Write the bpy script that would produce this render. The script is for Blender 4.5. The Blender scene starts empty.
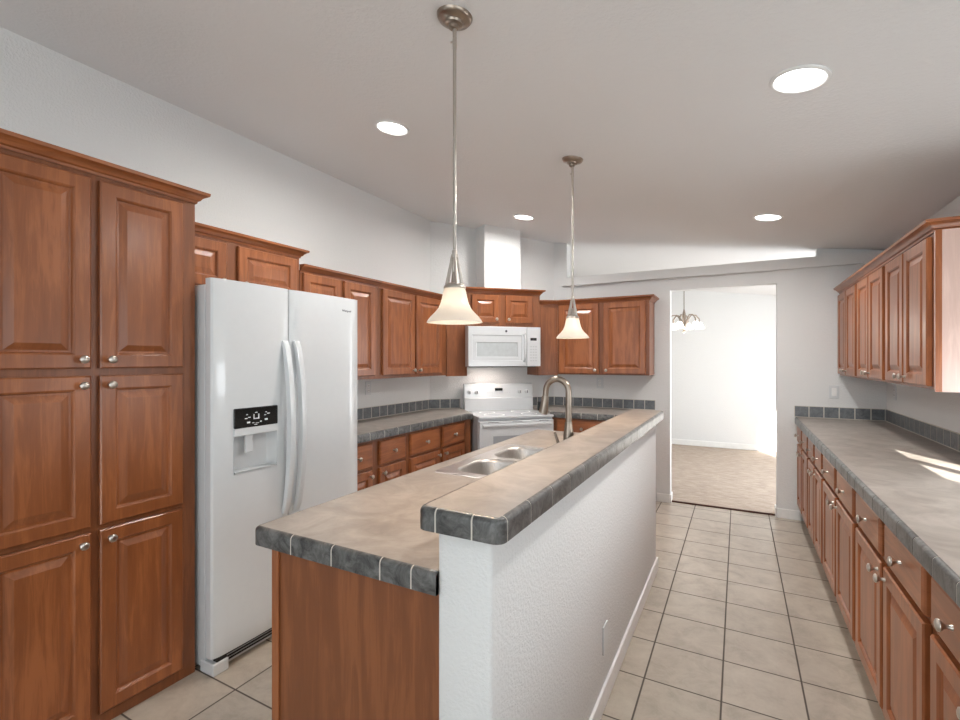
import bpy, bmesh, math, random
from mathutils import Vector, Matrix
random.seed(7)
C = bpy.context.scene.collection
PI = math.pi

# ---------------------------------------------------------------- camera
cam = bpy.data.cameras.new('camera'); cam.sensor_width = 36.0; cam.lens = 36.0*475/960
cam.clip_start = 0.05
co = bpy.data.objects.new('camera', cam); C.objects.link(co)
co.location = (0, 0, 1.42)
co.rotation_euler = (PI/2, 0, math.atan(258.4/475))
bpy.context.scene.camera = co

# ---------------------------------------------------------------- world, sun, daylight, exposure
sc = bpy.context.scene
sc.view_settings.view_transform = 'Standard'; sc.view_settings.look = 'None'
sc.view_settings.gamma = 1.0; sc.view_settings.use_curve_mapping = False
sc.view_settings.exposure = 0.14
wd = bpy.data.worlds.new('world'); sc.world = wd; wd.use_nodes = True
bg = wd.node_tree.nodes['Background']; bg.inputs[0].default_value = (0.82, 0.91, 1.0, 1); bg.inputs[1].default_value = 1.6

def light(name, kind, loc, energy, color=(1, 1, 1), direction=None, parent=None, **kw):
    l = bpy.data.lights.new(name, kind); l.energy = energy; l.color = color
    for k, v in kw.items(): setattr(l, k, v)
    o = bpy.data.objects.new(name, l); C.objects.link(o); o.location = loc
    if direction is not None:
        o.rotation_euler = Vector(direction).to_track_quat('-Z', 'Y').to_euler()
    if parent: o.parent = parent
    return o
light('sun', 'SUN', (3, -3, 4), 26.0, (1, .96, .9), (-.36, .826, -.438), angle=.009)
# daylight coming in at the glazed openings; the near one is an added fill
light('rear_window_daylight', 'AREA', (-.85, -3.5, 1.35), 36, (.90, .96, 1), (0, 1, 0.25), shape='RECTANGLE', size=3.2, size_y=2.0)
light('side_window_daylight', 'AREA', (1.03, 2.3, 1.21), 5, (.93, .97, 1), (-1, 0, 0.0), shape='RECTANGLE', size=.9, size_y=.34)
light('added_island_fill', 'AREA', (1.02, -.1, 1.55), 13, (.88, .95, 1), (-1, 0.12, 0.1), shape='RECTANGLE', size=1.7, size_y=.95)  # fill added to brighten the right side of the island
light('dining_door_daylight', 'AREA', (1.5, 6.4, 1.2), 54, (.97, .98, 1), (-1, 0, 0.0), shape='RECTANGLE', size=2.0, size_y=2.0)

# ---------------------------------------------------------------- materials
def lin(c):
    return tuple(((x/255)/12.92 if x/255 <= .04045 else ((x/255+.055)/1.055)**2.4) for x in c) + (1,)
class NT:
    def __init__(s, name):
        s.m = bpy.data.materials.new(name); s.m.use_nodes = True; s.t = s.m.node_tree
        s.b = s.t.nodes['Principled BSDF']; s.tc = None
    def n(s, typ, **kw):
        x = s.t.nodes.new(typ)
        for k, v in kw.items():
            if k.startswith('i_'): x.inputs[k[2:].replace('_', ' ')].default_value = v
            else: setattr(x, k, v)
        return x
    def l(s, a, b): s.t.links.new(a, b)
    def coord(s, scale=(1, 1, 1), rnd=False, kind='Object'):
        tc = s.n('ShaderNodeTexCoord'); mp = s.n('ShaderNodeMapping'); mp.inputs['Scale'].default_value = scale
        s.l(tc.outputs[kind], mp.inputs['Vector'])
        if rnd:
            oi = s.n('ShaderNodeObjectInfo'); mu = s.n('ShaderNodeMath', operation='MULTIPLY'); mu.inputs[1].default_value = 40
            s.l(oi.outputs['Random'], mu.inputs[0]); s.l(mu.outputs[0], mp.inputs['Location'])
        return mp.outputs[0]
    def noise(s, vec, scale, detail=4, rough=.55, dist=0):
        x = s.n('ShaderNodeTexNoise'); x.inputs['Scale'].default_value = scale; x.inputs['Detail'].default_value = detail
        x.inputs['Roughness'].default_value = rough; x.inputs['Distortion'].default_value = dist
        s.l(vec, x.inputs['Vector']); return x.outputs['Fac']
    def ramp(s, fac, stops):
        r = s.n('ShaderNodeValToRGB'); e = r.color_ramp.elements
        while len(e) < len(stops): e.new(.5)
        for el, (p, c) in zip(e, stops): el.position = p; el.color = c if len(c) == 4 else c+(1,)
        s.l(fac, r.inputs[0]); return r.outputs[0]
    def bump(s, h, strength=.2, dist=.002):
        b = s.n('ShaderNodeBump'); b.inputs['Strength'].default_value = strength; b.inputs['Distance'].default_value = dist
        s.l(h, b.inputs['Height']); s.l(b.outputs[0], s.b.inputs['Normal'])
    def set(s, **kw):
        for k, v in kw.items(): s.b.inputs[k.replace('_', ' ')].default_value = v
        return s
def plain(name, rgb, rough=.5, metal=0, coat=0, noise=0.03):
    k = NT(name); k.set(Roughness=rough, Metallic=metal, Coat_Weight=coat)
    c = lin(rgb); f = k.noise(k.coord((1, 1, 1)), 25)
    k.l(k.ramp(f, [(.3, tuple(x*(1-noise) for x in c[:3])), (.7, tuple(min(1, x*(1+noise)) for x in c[:3]))]), k.b.inputs['Base Color'])
    return k.m
def mat_wood(name, d, l, rough=.33, axis='z'):
    k = NT(name); k.set(Roughness=rough, Coat_Weight=.15, Coat_Roughness=.2)
    sc_ = (9, 9, .9) if axis == 'z' else (.9, .9, 9)
    v = k.coord(sc_, True)
    f = k.noise(v, 3.2, 6, .62, .6)
    g = k.noise(k.coord((70, 70, 2.2) if axis == 'z' else (2.2, 2.2, 70), True), 4, 3)
    b = k.noise(k.coord((1, 1, .6), True), 3.0, 2)
    mx = k.n('ShaderNodeMath', operation='MULTIPLY_ADD'); mx.inputs[1].default_value = .25; k.l(g, mx.inputs[0]); k.l(f, mx.inputs[2])
    m2 = k.n('ShaderNodeMath', operation='MULTIPLY_ADD'); m2.inputs[1].default_value = .5; k.l(b, m2.inputs[0]); k.l(mx.outputs[0], m2.inputs[2])
    md = tuple((a+b_)/2 for a, b_ in zip(d, l))
    k.l(k.ramp(m2.outputs[0], [(.4, d), (.86, md), (1.35, l)]), k.b.inputs['Base Color'])
    k.bump(g, .05, .001)
    return k.m
WOOD = mat_wood('cherry_wood', (.17, .05, .0155), (.35, .117, .039))
WOODH = mat_wood('cherry_wood_horizontal', (.17, .05, .0155), (.35, .117, .039), axis='x')
WOODP = mat_wood('cherry_veneer_panel', (.145, .044, .014), (.265, .089, .030), .42)
WOODF = mat_wood('painted_lit_veneer_end', (.48, .335, .285), (.62, .46, .40), .4)  # light falling on the end panel is put into this wood colour
def mat_wall(name, rgb, bs=.35, scale=90):
    k = NT(name); k.set(Roughness=.75)
    v = k.coord(); f = k.noise(v, scale, 3, .6)
    c = lin(rgb); b = k.noise(v, 1.5)
    k.l(k.ramp(b, [(.3, tuple(x*.985 for x in c[:3])), (.7, c)]), k.b.inputs['Base Color'])
    k.bump(k.ramp(f, [(.42, (0, 0, 0)), (.62, (1, 1, 1))]), bs, .003)
    return k.m
WALL = mat_wall('orange_peel_wall', (226, 227, 226))
CEIL = mat_wall('textured_ceiling', (228, 228, 228), .22, 55)
TRIM = plain('white_trim', (236, 236, 234), .35)
WHITE = plain('white_enamel', (216, 220, 222), .16, 0, .4, .01)
WHITE2 = plain('white_plastic', (214, 217, 218), .32, 0, 0, .01)
GREYP = plain('pale_grey_plastic', (190, 194, 196), .3, 0, 0, .01)
MWIN = plain('pale_glass_window', (196, 203, 205), .12, 0, .5, .06)
OVENW = plain('grey_oven_glass', (165, 170, 175), .12, 0, .5, .03)
BLACK = plain('black_gloss', (16, 17, 18), .15)
DARK = plain('dark_gap', (30, 26, 24), .7)
DTOE = plain('dark_toe_board', (70, 34, 20), .6)
NICKEL = plain('satin_nickel', (196, 190, 182), .28, 1, 0, .02)
NICKD = plain('brushed_nickel_dark', (150, 138, 126), .3, 1, 0, .04)
PRINT = plain('grey_print', (70, 74, 80), .5)
ICON = plain('white_print', (225, 230, 232), .5)
def mat_steel():
    k = NT('brushed_steel'); k.set(Metallic=1, Roughness=.36)
    f = k.noise(k.coord((4, 90, 4)), 8, 3)
    k.l(k.ramp(f, [(.3, (.50, .48, .46)), (.7, (.68, .66, .64))]), k.b.inputs['Base Color']); return k.m
STEEL = mat_steel()
def mat_counter():
    k = NT('mottled_laminate'); k.set(Roughness=.36)
    v = k.coord(); f = k.noise(v, 5.5, 6, .65, 1.4); g = k.noise(v, 24, 4, .6, .8)
    m = k.n('ShaderNodeMath', operation='MULTIPLY_ADD'); m.inputs[1].default_value = .4; k.l(g, m.inputs[0]); k.l(f, m.inputs[2])
    k.l(k.ramp(m.outputs[0], [(.5, (.235, .208, .182)), (.68, (.30, .267, .235)), (.85, (.37, .332, .296))]), k.b.inputs['Base Color'])
    k.l(k.ramp(g, [(.3, (.30, .30, .30)), (.7, (.42, .42, .42))]), k.b.inputs['Roughness']); return k.m
COUNTER = mat_counter()
def mat_slate(name, a, b):
    k = NT(name); k.set(Roughness=.34)
    v = k.coord(); f = k.noise(v, 20, 8, .75, .8)
    k.l(k.ramp(f, [(.36, a), (.66, b)]), k.b.inputs['Base Color']); k.bump(f, .15, .002); return k.m
SLATE = mat_slate('slate_grey_tile', (.03, .03, .029), (.175, .175, .17))
SLATE2 = mat_slate('slate_blue_backsplash_tile', (.10, .112, .122), (.20, .215, .225))
GROUT = plain('pale_grout', (205, 200, 190), .8)
def mat_floor():
    k = NT('beige_floor_tile'); tc = k.n('ShaderNodeTexCoord'); sp = k.n('ShaderNodeSeparateXYZ'); k.l(tc.outputs['Object'], sp.inputs[0])
    P = .3068; G = .0075/P
    outs = []; ids = []
    for ax, off in (('X', .0625), ('Y', -2.214+P*8)):
        a = k.n('ShaderNodeMath', operation='ADD'); a.inputs[1].default_value = off + P*40; k.l(sp.outputs[ax], a.inputs[0])
        d = k.n('ShaderNodeMath', operation='DIVIDE'); d.inputs[1].default_value = P; k.l(a.outputs[0], d.inputs[0])
        fl = k.n('ShaderNodeMath', operation='FLOOR'); k.l(d.outputs[0], fl.inputs[0]); ids.append(fl.outputs[0])
        pp = k.n('ShaderNodeMath', operation='PINGPONG'); pp.inputs[1].default_value = .5; k.l(d.outputs[0], pp.inputs[0])
        outs.append(pp.outputs[0])
    mn = k.n('ShaderNodeMath', operation='MINIMUM'); k.l(outs[0], mn.inputs[0]); k.l(outs[1], mn.inputs[1])
    mr = k.n('ShaderNodeMapRange'); mr.inputs['From Min'].default_value = G*.35; mr.inputs['From Max'].default_value = G*.62; k.l(mn.outputs[0], mr.inputs[0])
    cb = k.n('ShaderNodeCombineXYZ'); k.l(ids[0], cb.inputs[0]); k.l(ids[1], cb.inputs[1])
    wn = k.n('ShaderNodeTexWhiteNoise'); k.l(cb.outputs[0], wn.inputs['Vector'])
    of = k.n('ShaderNodeVectorMath', operation='MULTIPLY_ADD'); of.inputs[1].default_value = (13, 13, 13); k.l(wn.outputs['Color'], of.inputs[0]); k.l(tc.outputs['Object'], of.inputs[2])
    f = k.noise(of.outputs[0], 7, 8, .7, .4)
    c = k.ramp(f, [(.28, (.34, .29, .235)), (.5, (.46, .40, .33)), (.75, (.55, .49, .41))])
    mx = k.n('ShaderNodeMix', data_type='RGBA'); k.l(mr.outputs[0], mx.inputs['Factor']); mx.inputs['A'].default_value = (.105, .085, .07, 1); k.l(c, mx.inputs['B'])
    k.l(mx.outputs['Result'], k.b.inputs['Base Color'])
    r = k.n('ShaderNodeMapRange'); r.inputs['To Min'].default_value = .8; r.inputs['To Max'].default_value = .33; k.l(mr.outputs[0], r.inputs[0]); k.l(r.outputs[0], k.b.inputs['Roughness'])
    k.bump(mr.outputs[0], .5, .002); return k.m
FLOOR = mat_floor()
def mat_carpet():
    k = NT('beige_carpet'); k.set(Roughness=1)
    v = k.coord(); f = k.noise(v, 160, 3, .8); g = k.noise(k.coord((3, 22, 1)), 2.4, 4, .6, .5)
    m = k.n('ShaderNodeMath', operation='MULTIPLY_ADD'); m.inputs[1].default_value = .6; k.l(f, m.inputs[0]); k.l(g, m.inputs[2])
    k.l(k.ramp(m.outputs[0], [(.5, (.22, .165, .125)), (1.1, (.54, .45, .375))]), k.b.inputs['Base Color'])
    k.bump(f, .7, .004); return k.m
CARPET = mat_carpet()
def mat_shade():
    k = NT('frosted_alabaster_glass'); t = k.t
    df = k.n('ShaderNodeBsdfDiffuse'); df.inputs[0].default_value = (.9, .86, .8, 1)
    tr = k.n('ShaderNodeBsdfTranslucent'); tr.inputs[0].default_value = (.98, .93, .86, 1)
    gl = k.n('ShaderNodeBsdfGlossy'); gl.inputs['Roughness'].default_value = .15
    m1 = k.n('ShaderNodeMixShader'); m1.inputs[0].default_value = .5; k.l(df.outputs[0], m1.inputs[1]); k.l(tr.outputs[0], m1.inputs[2])
    m2 = k.n('ShaderNodeMixShader'); m2.inputs[0].default_value = .06; k.l(m1.outputs[0], m2.inputs[1]); k.l(gl.outputs[0], m2.inputs[2])
    k.l(m2.outputs[0], t.nodes['Material Output'].inputs['Surface']); return k.m
SHADE = mat_shade()
def mat_emit(name, col, s):
    k = NT(name); k.set(Emission_Color=col+(1,), Emission_Strength=s, Base_Color=(.9, .9, .9, 1)); return k.m
LENS = mat_emit('lit_lens', (1, .99, .97), 7)
BULB = mat_emit('lit_bulb', (1, .9, .75), 5)
CHSH = mat_emit('lit_glass_shade', (1, .96, .9), 1.7)

# ---------------------------------------------------------------- mesh helpers
class MB:
    def __init__(s): s.bm = bmesh.new(); s.mi = 0
    def _f(s, vs):
        try:
            f = s.bm.faces.new(vs); f.material_index = s.mi; return f
        except ValueError: return None
    def box(s, x0, x1, y0, y1, z0, z1, bev=0, seg=2):
        r = bmesh.ops.create_cube(s.bm, size=1)
        for v in r['verts']:
            v.co = Vector(((x0+x1)/2+v.co.x*(x1-x0), (y0+y1)/2+v.co.y*(y1-y0), (z0+z1)/2+v.co.z*(z1-z0)))
        fs = {f for v in r['verts'] for f in v.link_faces}
        for f in fs: f.material_index = s.mi
        if bev:
            es = list({e for v in r['verts'] for e in v.link_edges})
            q = bmesh.ops.bevel(s.bm, geom=es, offset=bev, segments=seg, affect='EDGES', profile=.5)
            for f in q['faces']: f.material_index = s.mi
        return s
    def prism(s, pts, z0, z1, plane='xy'):
        """extrude a polygon; plane names the polygon's axes, z0..z1 runs along the third axis"""
        def P(a, b, c): return {'xy': (a, b, c), 'xz': (a, c, b), 'yz': (c, a, b)}[plane]
        A = [s.bm.verts.new(P(a, b, z0)) for a, b in pts]; B = [s.bm.verts.new(P(a, b, z1)) for a, b in pts]
        s._f(A); s._f(B)
        for i in range(len(pts)): s._f([A[i], A[(i+1) % len(pts)], B[(i+1) % len(pts)], B[i]])
        return s
    def lathe(s, prof, seg=32, c=(0, 0, 0), axis='z', cap=True):
        rings = []
        for r, h in prof:
            ring = []
            for i in range(seg):
                a = 2*PI*i/seg; x, y = r*math.cos(a), r*math.sin(a)
                p = {'z': (x, y, h), 'y': (x, h, y), 'x': (h, x, y)}[axis]
                ring.append(s.bm.verts.new(Vector(p)+Vector(c)))
            rings.append(ring)
        for a, b in zip(rings, rings[1:]):
            for i in range(seg): s._f([a[i], a[(i+1) % seg], b[(i+1) % seg], b[i]])
        if cap: s._f(rings[0]); s._f(rings[-1])
        return s
    def tube(s, pts, r, seg=12, cap=True):
        pts = [Vector(p) for p in pts]; rad = r if isinstance(r, (list, tuple)) else [r]*len(pts)
        rings = []; up = None
        for i, p in enumerate(pts):
            d = (pts[min(i+1, len(pts)-1)]-pts[max(i-1, 0)]).normalized()
            if up is None: up = d.orthogonal().normalized()
            u = (up-d*up.dot(d)); u = u.normalized() if u.length > 1e-6 else d.orthogonal().normalized(); up = u
            w = d.cross(u)
            rings.append([s.bm.verts.new(p+(u*math.cos(2*PI*k/seg)+w*math.sin(2*PI*k/seg))*rad[i]) for k in range(seg)])
        for a, b in zip(rings, rings[1:]):
            for i in range(seg): s._f([a[i], a[(i+1) % seg], b[(i+1) % seg], b[i]])
        if cap: s._f(rings[0]); s._f(rings[-1])
        return s
    def sections(s, secs, cap=True):
        V = [[s.bm.verts.new(p) for p in q] for q in secs]; n = len(V[0])
        for a, b in zip(V, V[1:]):
            for i in range(n): s._f([a[i], a[(i+1) % n], b[(i+1) % n], b[i]])
        if cap: s._f(V[0]); s._f(V[-1])
        return s
    def build(s, name, mats, parent=None, loc=None, rot=None, smooth=None, world=False):
        bmesh.ops.recalc_face_normals(s.bm, faces=s.bm.faces)
        me = bpy.data.meshes.new(name)
        s.bm.to_mesh(me); s.bm.free()
        for m in (mats if isinstance(mats, (list, tuple)) else [mats]): me.materials.append(m)
        o = bpy.data.objects.new(name, me); C.objects.link(o)
        if loc is not None: o.location = loc
        if rot is not None: o.rotation_euler = rot
        if parent is not None:
            o.parent = parent
            if world: o.matrix_parent_inverse = (Matrix.Translation(parent.location) @ parent.rotation_euler.to_matrix().to_4x4()).inverted()
        if smooth:
            for p in me.polygons: p.use_smooth = True
            me.set_sharp_from_angle(angle=math.radians(smooth))
        return o
def thing(name, label, cat, loc=(0, 0, 0), rotz=0, group=None, rot=None):
    o = bpy.data.objects.new(name, None); C.objects.link(o); o.empty_display_size = .1
    o.location = loc; o.rotation_euler = rot if rot else (0, 0, rotz)
    return tag(o, label, cat, group)
def tag(o, label, cat, group=None):
    o['label'] = label; o['category'] = cat
    if group: o['group'] = group
    return o
def struct(o): o['kind'] = 'structure'; return o

def mitre_path(path, closed=False):
    n = len(path); out = []
    for i in range(n):
        def nrm(a, b):
            d = (Vector(b)-Vector(a)).normalized(); return Vector((d.y, -d.x))
        p = None if (i == 0 and not closed) else nrm(path[i-1], path[i])
        q = None if (i == n-1 and not closed) else nrm(path[i], path[(i+1) % n])
        if p is None: m = q
        elif q is None: m = p
        else: m = (p+q)/(1+p.dot(q))
        out.append((Vector(path[i]), m))
    return out
def sweep(mb, path, prof, z, closed=False):
    mp = mitre_path(path, closed)
    secs = [[(p.x+m.x*o, p.y+m.y*o, z+h) for o, h in prof] for p, m in mp]
    if closed: secs.append(secs[0])
    mb.sections(secs, cap=not closed)
def tile_edge(mb, path, prof, z, pitch, gap, closed=False, first=0.0, cuts=None):
    mp = mitre_path(path, closed)
    if closed: mp.append(mp[0])
    L = [0]
    for (a, _), (b, _) in zip(mp, mp[1:]): L.append(L[-1]+(b-a).length)
    if cuts is None:
        cuts = [0]; s_ = first if first else pitch
        while s_ < L[-1]-.02: cuts.append(s_); s_ += pitch
        cuts.append(L[-1])
    def at(s_):
        for i in range(len(L)-1):
            if s_ <= L[i+1]+1e-9:
                a, b = mp[i][0], mp[i+1][0]; d = (b-a).normalized()
                return a+d*(s_-L[i]), Vector((d.y, -d.x))
    cuts = [c_ for c_ in cuts if c_ < L[-1]-.012]+[L[-1]]
    for a, b in zip(cuts, cuts[1:]):
        a_, b_ = (a+gap/2 if a > 0 or closed else a), (b-gap/2 if b < L[-1] or closed else b)
        seq = [at(a_)]+[mp[i] for i in range(len(L)) if a_+1e-4 < L[i] < b_-1e-4]+[at(b_)]
        mb.sections([[(p.x+m.x*o, p.y+m.y*o, z+h) for o, h in prof] for p, m in seq])
def round_path(path, r, closed=False, n=4, which=None):
    out = []; N = len(path)
    for i in range(N):
        if (not closed and i in (0, N-1)) or (which and i not in which): out.append(path[i]); continue
        p = Vector(path[i]); a = (Vector(path[i-1])-p).normalized(); b = (Vector(path[(i+1) % N])-p).normalized()
        for k in range(n+1):
            t = k/n; P0 = p+a*r; P2 = p+b*r
            q = P0*(1-t)**2+p*2*t*(1-t)+P2*t*t; out.append((q.x, q.y))
    return out
def edge_profile(t=.014, h=.055, r=.013, shrink=0):
    t -= shrink; pr = [(.0003, -shrink)]
    for k in range(5):
        a = PI/2*(1-k/4); pr.append((t-r+r*math.cos(a), -r+r*math.sin(a)-shrink*.7))
    pr += [(t, -h), (.0003, -h)]
    return pr

# ---------------------------------------------------------------- room shell
XL, XR, YB, YR = -2.80, 1.075, 5.05, -3.6
def cz(x): return 2.4766-.137*x
ct = Vector((1, 0, -.137)).normalized()
LEAN = (0, math.atan(.137), 0)
m = MB(); m.box(XL-.1, XR+.1, YR-.1, 5.10, -.08, 0); struct(m.build('floor', FLOOR))
m = MB(); m.box(-2.9, 1.7, 5.10, 8.65, -.08, .012); struct(m.build('floor_dining', CARPET))
m = MB(); m.box(-.597, .306, 5.088, 5.106, .0, .014); struct(m.build('trim_threshold', DTOE))
m = MB(); m.prism([(-3.0, cz(-3.0)), (1.8, cz(1.8)), (1.8, cz(1.8)+.1), (-3.0, cz(-3.0)+.1)], YR-.1, 8.75, 'xz'); struct(m.build('ceiling', CEIL))
m = MB(); m.box(XL-.1, XL, YR, 5.17, 0, cz(XL)); struct(m.build('wall_left', WALL))
# diagonal wall behind the range: (XL,4.06) -> (-1.81,5.05)
m = MB(); m.prism([(XL, 4.06), (-1.81, 5.05), (XL, 5.05)], 0, cz(XL)-.01); struct(m.build('wall_diagonal', WALL))
# right wall with a window opening (Y 1.81..2.79, z 1.03..2.05)
WY0, WY1, WZ0, WZ1 = 1.81, 2.79, 1.03, 2.05
m = MB(); m.box(XR, XR+.1, YR, -1.0, 0, cz(XR)); m.box(XR, XR+.1, .8, WY0, 0, cz(XR)); m.box(XR, XR+.1, -1.0, .8, 0, WZ0); m.box(XR, XR+.1, -1.0, .8, WZ1, cz(XR)); m.box(XR, XR+.1, WY1, 5.17, 0, cz(XR)); m.box(XR, XR+.1, WY0, WY1, 0, WZ0); m.box(XR, XR+.1, WY0, WY1, WZ1, cz(XR))
struct(m.build('wall_right', WALL))
m = MB()
for a, b in ((WY0, WY0+.04), (2.295, 2.345), (WY1-.04, WY1)): m.box(XR+.03, XR+.08, a, b, WZ0, WZ1)
m.box(XR+.03, XR+.08, WY0, WY1, WZ0, WZ0+.03); m.box(XR+.03, XR+.08, WY0, WY1, WZ1-.04, WZ1)
struct(m.build('window_1', TRIM))
m = MB(); m.box(XR+.085, XR+.095, WY0, WY1, 1.395, WZ1); bl = m.build('added_blind', TRIM); tag(bl, 'white unseen blind added to shape the sun patch on the long counter', 'blind')  # unseen blind added to trim the sun reaching the counter
m = MB()
for a, b in ((-1.0, -.96), (-.13, -.07), (.76, .8)): m.box(XR+.03, XR+.08, a, b, WZ0, WZ1)
m.box(XR+.03, XR+.08, -1.0, .8, WZ0, WZ0+.03); m.box(XR+.03, XR+.08, -1.0, .8, WZ1-.04, WZ1); struct(m.build('added_window', TRIM))  # unseen window frame added to go with the island fill
m = MB(); m.box(XR+.085, XR+.095, -1.0, .8, WZ0, WZ1); tag(m.build('added_blind', TRIM), 'white unseen blind added to keep sun out of the added near window', 'blind')  # unseen blind added to stop sun entering beside the island fill
# back wall with doorway (X -.597...306, z 2.11) and open clerestory above a ledge
def poly_top(m, x0, x1, z0, y0, y1): m.prism([(x0, z0), (x1, z0), (x1, cz(x1)), (x0, cz(x0))], y0, y1, 'xz')
m = MB(); y0, y1 = YB, YB+.12
m.box(XL, -.597, y0, y1, 0, 2.30); m.box(-.597, .306, y0, y1, 2.112, 2.30); m.box(.306, 1.7, y0, y1, 0, 2.30)
m.box(XL, -1.66, y0, y1, 2.30, 2.69); m.prism([(XL, 2.69), (-1.66, 2.69), (-1.66, cz(-1.66)), (XL, cz(XL))], y0, y1, 'xz')
poly_top(m, .605, 1.7, 2.30, y0, y1)
struct(m.build('wall_back', WALL))
m = MB(); m.box(-1.70, XR, YB-.055, YB, 2.228, 2.316); struct(m.build('trim_1', WALL))
m = MB(); m.box(-.60, -.597, y0-.001, y1+.001, 0, 2.112)
# dining room
m.bm.free()
m = MB(); poly_top(m, -2.9, 1.7, 0, 8.55, 8.65); struct(m.build('wall_dining_back', WALL))
m = MB(); m.box(-2.9, -2.8, 5.17, 8.55, 0, cz(-2.8)); struct(m.build('wall_dining_left', WALL))
m = MB(); m.box(1.6, 1.7, 5.17, 5.30, 0, cz(1.6)); m.box(1.6, 1.7, 7.4, 8.55, 0, cz(1.6)); m.box(1.6, 1.7, 5.3, 7.4, 2.1, cz(1.6)); struct(m.build('wall_dining_right', WALL))
# rear wall with a wide glazed opening
m = MB(); poly_top(m, XL-.1, -2.5, 0, YR-.1, YR); poly_top(m, .8, XR+.1, 0, YR-.1, YR); m.box(-2.5, .8, YR-.1, YR, 0, .3); poly_top(m, -2.5, .8, 2.3, YR-.1, YR); struct(m.build('wall_rear', WALL))
m = MB()
for a, b in ((-2.5, -2.45), (-1.43, -1.37), (-.33, -.27), (.75, .8)): m.box(a, b, YR-.08, YR-.03, .3, 2.3)
m.box(-2.5, .8, YR-.08, YR-.03, .3, .36); m.box(-2.5, .8, YR-.08, YR-.03, 2.24, 2.3); struct(m.build('window_2', TRIM))
m = MB(); m.box(-3.0, 1.3, -8.3, YR-.1, 2.42, 2.55); struct(m.build('added_sun_block', TRIM))  # unseen slab added to keep sun from entering at the rear
# vent chase above the microwave cabinet
DIR = Vector((math.sqrt(.5), math.sqrt(.5), 0)); NRM = Vector((math.sqrt(.5), -math.sqrt(.5), 0)); O = Vector((XL, 4.06, 0))
def dg(a, k): p = O+DIR*a+NRM*k; return (p.x, p.y)
q = [dg(.50, -.02), dg(.885, -.02), dg(.885, .30), dg(.50, .30)]
m = MB()
A = [m.bm.verts.new((x, y, 2.125)) for x, y in q]; B = [m.bm.verts.new((x, y, cz(x))) for x, y in q]
m._f(A); m._f(B)
for i in range(4): m._f([A[i], A[(i+1) % 4], B[(i+1) % 4], B[i]])
struct(m.build('wall_chase', WALL))
# baseboards
def base(name, boxes):
    m = MB()
    for b in boxes: m.box(*b, bev=.004)
    struct(m.build(name, TRIM))
base('baseboard_back', [(-.72, -.597, YB-.013, YB, 0, .085), (.306, .49, YB-.013, YB, 0, .085), (-.597, -.585, YB-.013, YB+.12, 0, .085), (.294, .306, YB-.013, YB+.12, 0, .085)])
base('baseboard_dining', [(-2.8, 1.6, 8.537, 8.55, .012, .10)])
# island half wall
IWX0, IWX1, IWY0, IWY1 = -.637, -.49, .955, 3.40
m = MB(); m.box(IWX0, IWX1, IWY0, IWY1, 0, 1.02, bev=.012, seg=3); struct(m.build('wall_island', WALL, smooth=40))
base('baseboard_island', [(IWX1, IWX1+.013, IWY0, IWY1+.013, 0, .083), (IWX0, IWX1, IWY1, IWY1+.013, 0, .083)])

# ---------------------------------------------------------------- cabinets
def door_panel(w, h, t=.02, stile=.056, parent=None, loc=None, name='door', rot=None):
    """raised panel door, local: x 0..w, z 0..h, back y=0, front y=-t"""
    m = MB()
    s = min(stile, w*.24, h*.3)
    rings = [(0, 0), (0, -t+.005), (.005, -t), (s-.006, -t), (s, -t+.004), (s+.004, -t+.011), (s+.011, -t+.011), (s+.036 if min(w, h) > .22 else s+.022, -t+.002)]
    V = [[m.bm.verts.new(p) for p in ((i, y, i), (w-i, y, i), (w-i, y, h-i), (i, y, h-i))] for i, y in rings]
    for a, b in zip(V, V[1:]):
        for k in range(4): m._f([a[k], a[(k+1) % 4], b[(k+1) % 4], b[k]])
    m._f(V[0]); m._f(V[-1])
    return m.build(name, WOOD, parent, loc, rot)
def drawer_front(w, h, t=.02, parent=None, loc=None):
    m = MB(); rings = [(0, 0), (0, -t+.009), (.004, -t+.004), (.012, -t), (.013, -t)]
    V = [[m.bm.verts.new(p) for p in ((i, y, i), (w-i, y, i), (w-i, y, h-i), (i, y, h-i))] for i, y in rings]
    for a, b in zip(V, V[1:]):
        for k in range(4): m._f([a[k], a[(k+1) % 4], b[(k+1) % 4], b[k]])
    m._f(V[0]); m._f(V[-1])
    return m.build('drawer', WOODH, parent, loc)
KN = [(.0075, 0), (.0065, -.004), (.005, -.010), (.006, -.016), (.0125, -.021), (.0155, -.025), (.0145, -.029), (.009, -.032), (.002, -.033)]
_kn = []
def knob(parent, x, z, y=-.02):
    if not _kn:
        o = MB().lathe(KN, 16, axis='y').build('knob', NICKEL, parent, (x, y, z), smooth=50); o['label'] = 'satin nickel round knob'; _kn.append(o); return o
    o = _kn[0].copy(); C.objects.link(o); o.parent = parent; o.location = (x, y, z); return o
CROWN = [(0, 0), (.006, 0), (.008, .010), (.016, .014), (.022, .024), (.034, .034), (.044, .037), (.046, .050), (0, .050)]
def crown(root, path, z, sc_=1.0):
    m = MB(); sweep(m, path, [(o*sc_, h*sc_) for o, h in CROWN], z); return m.build('crown_molding', WOODH, root, smooth=30)
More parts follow.
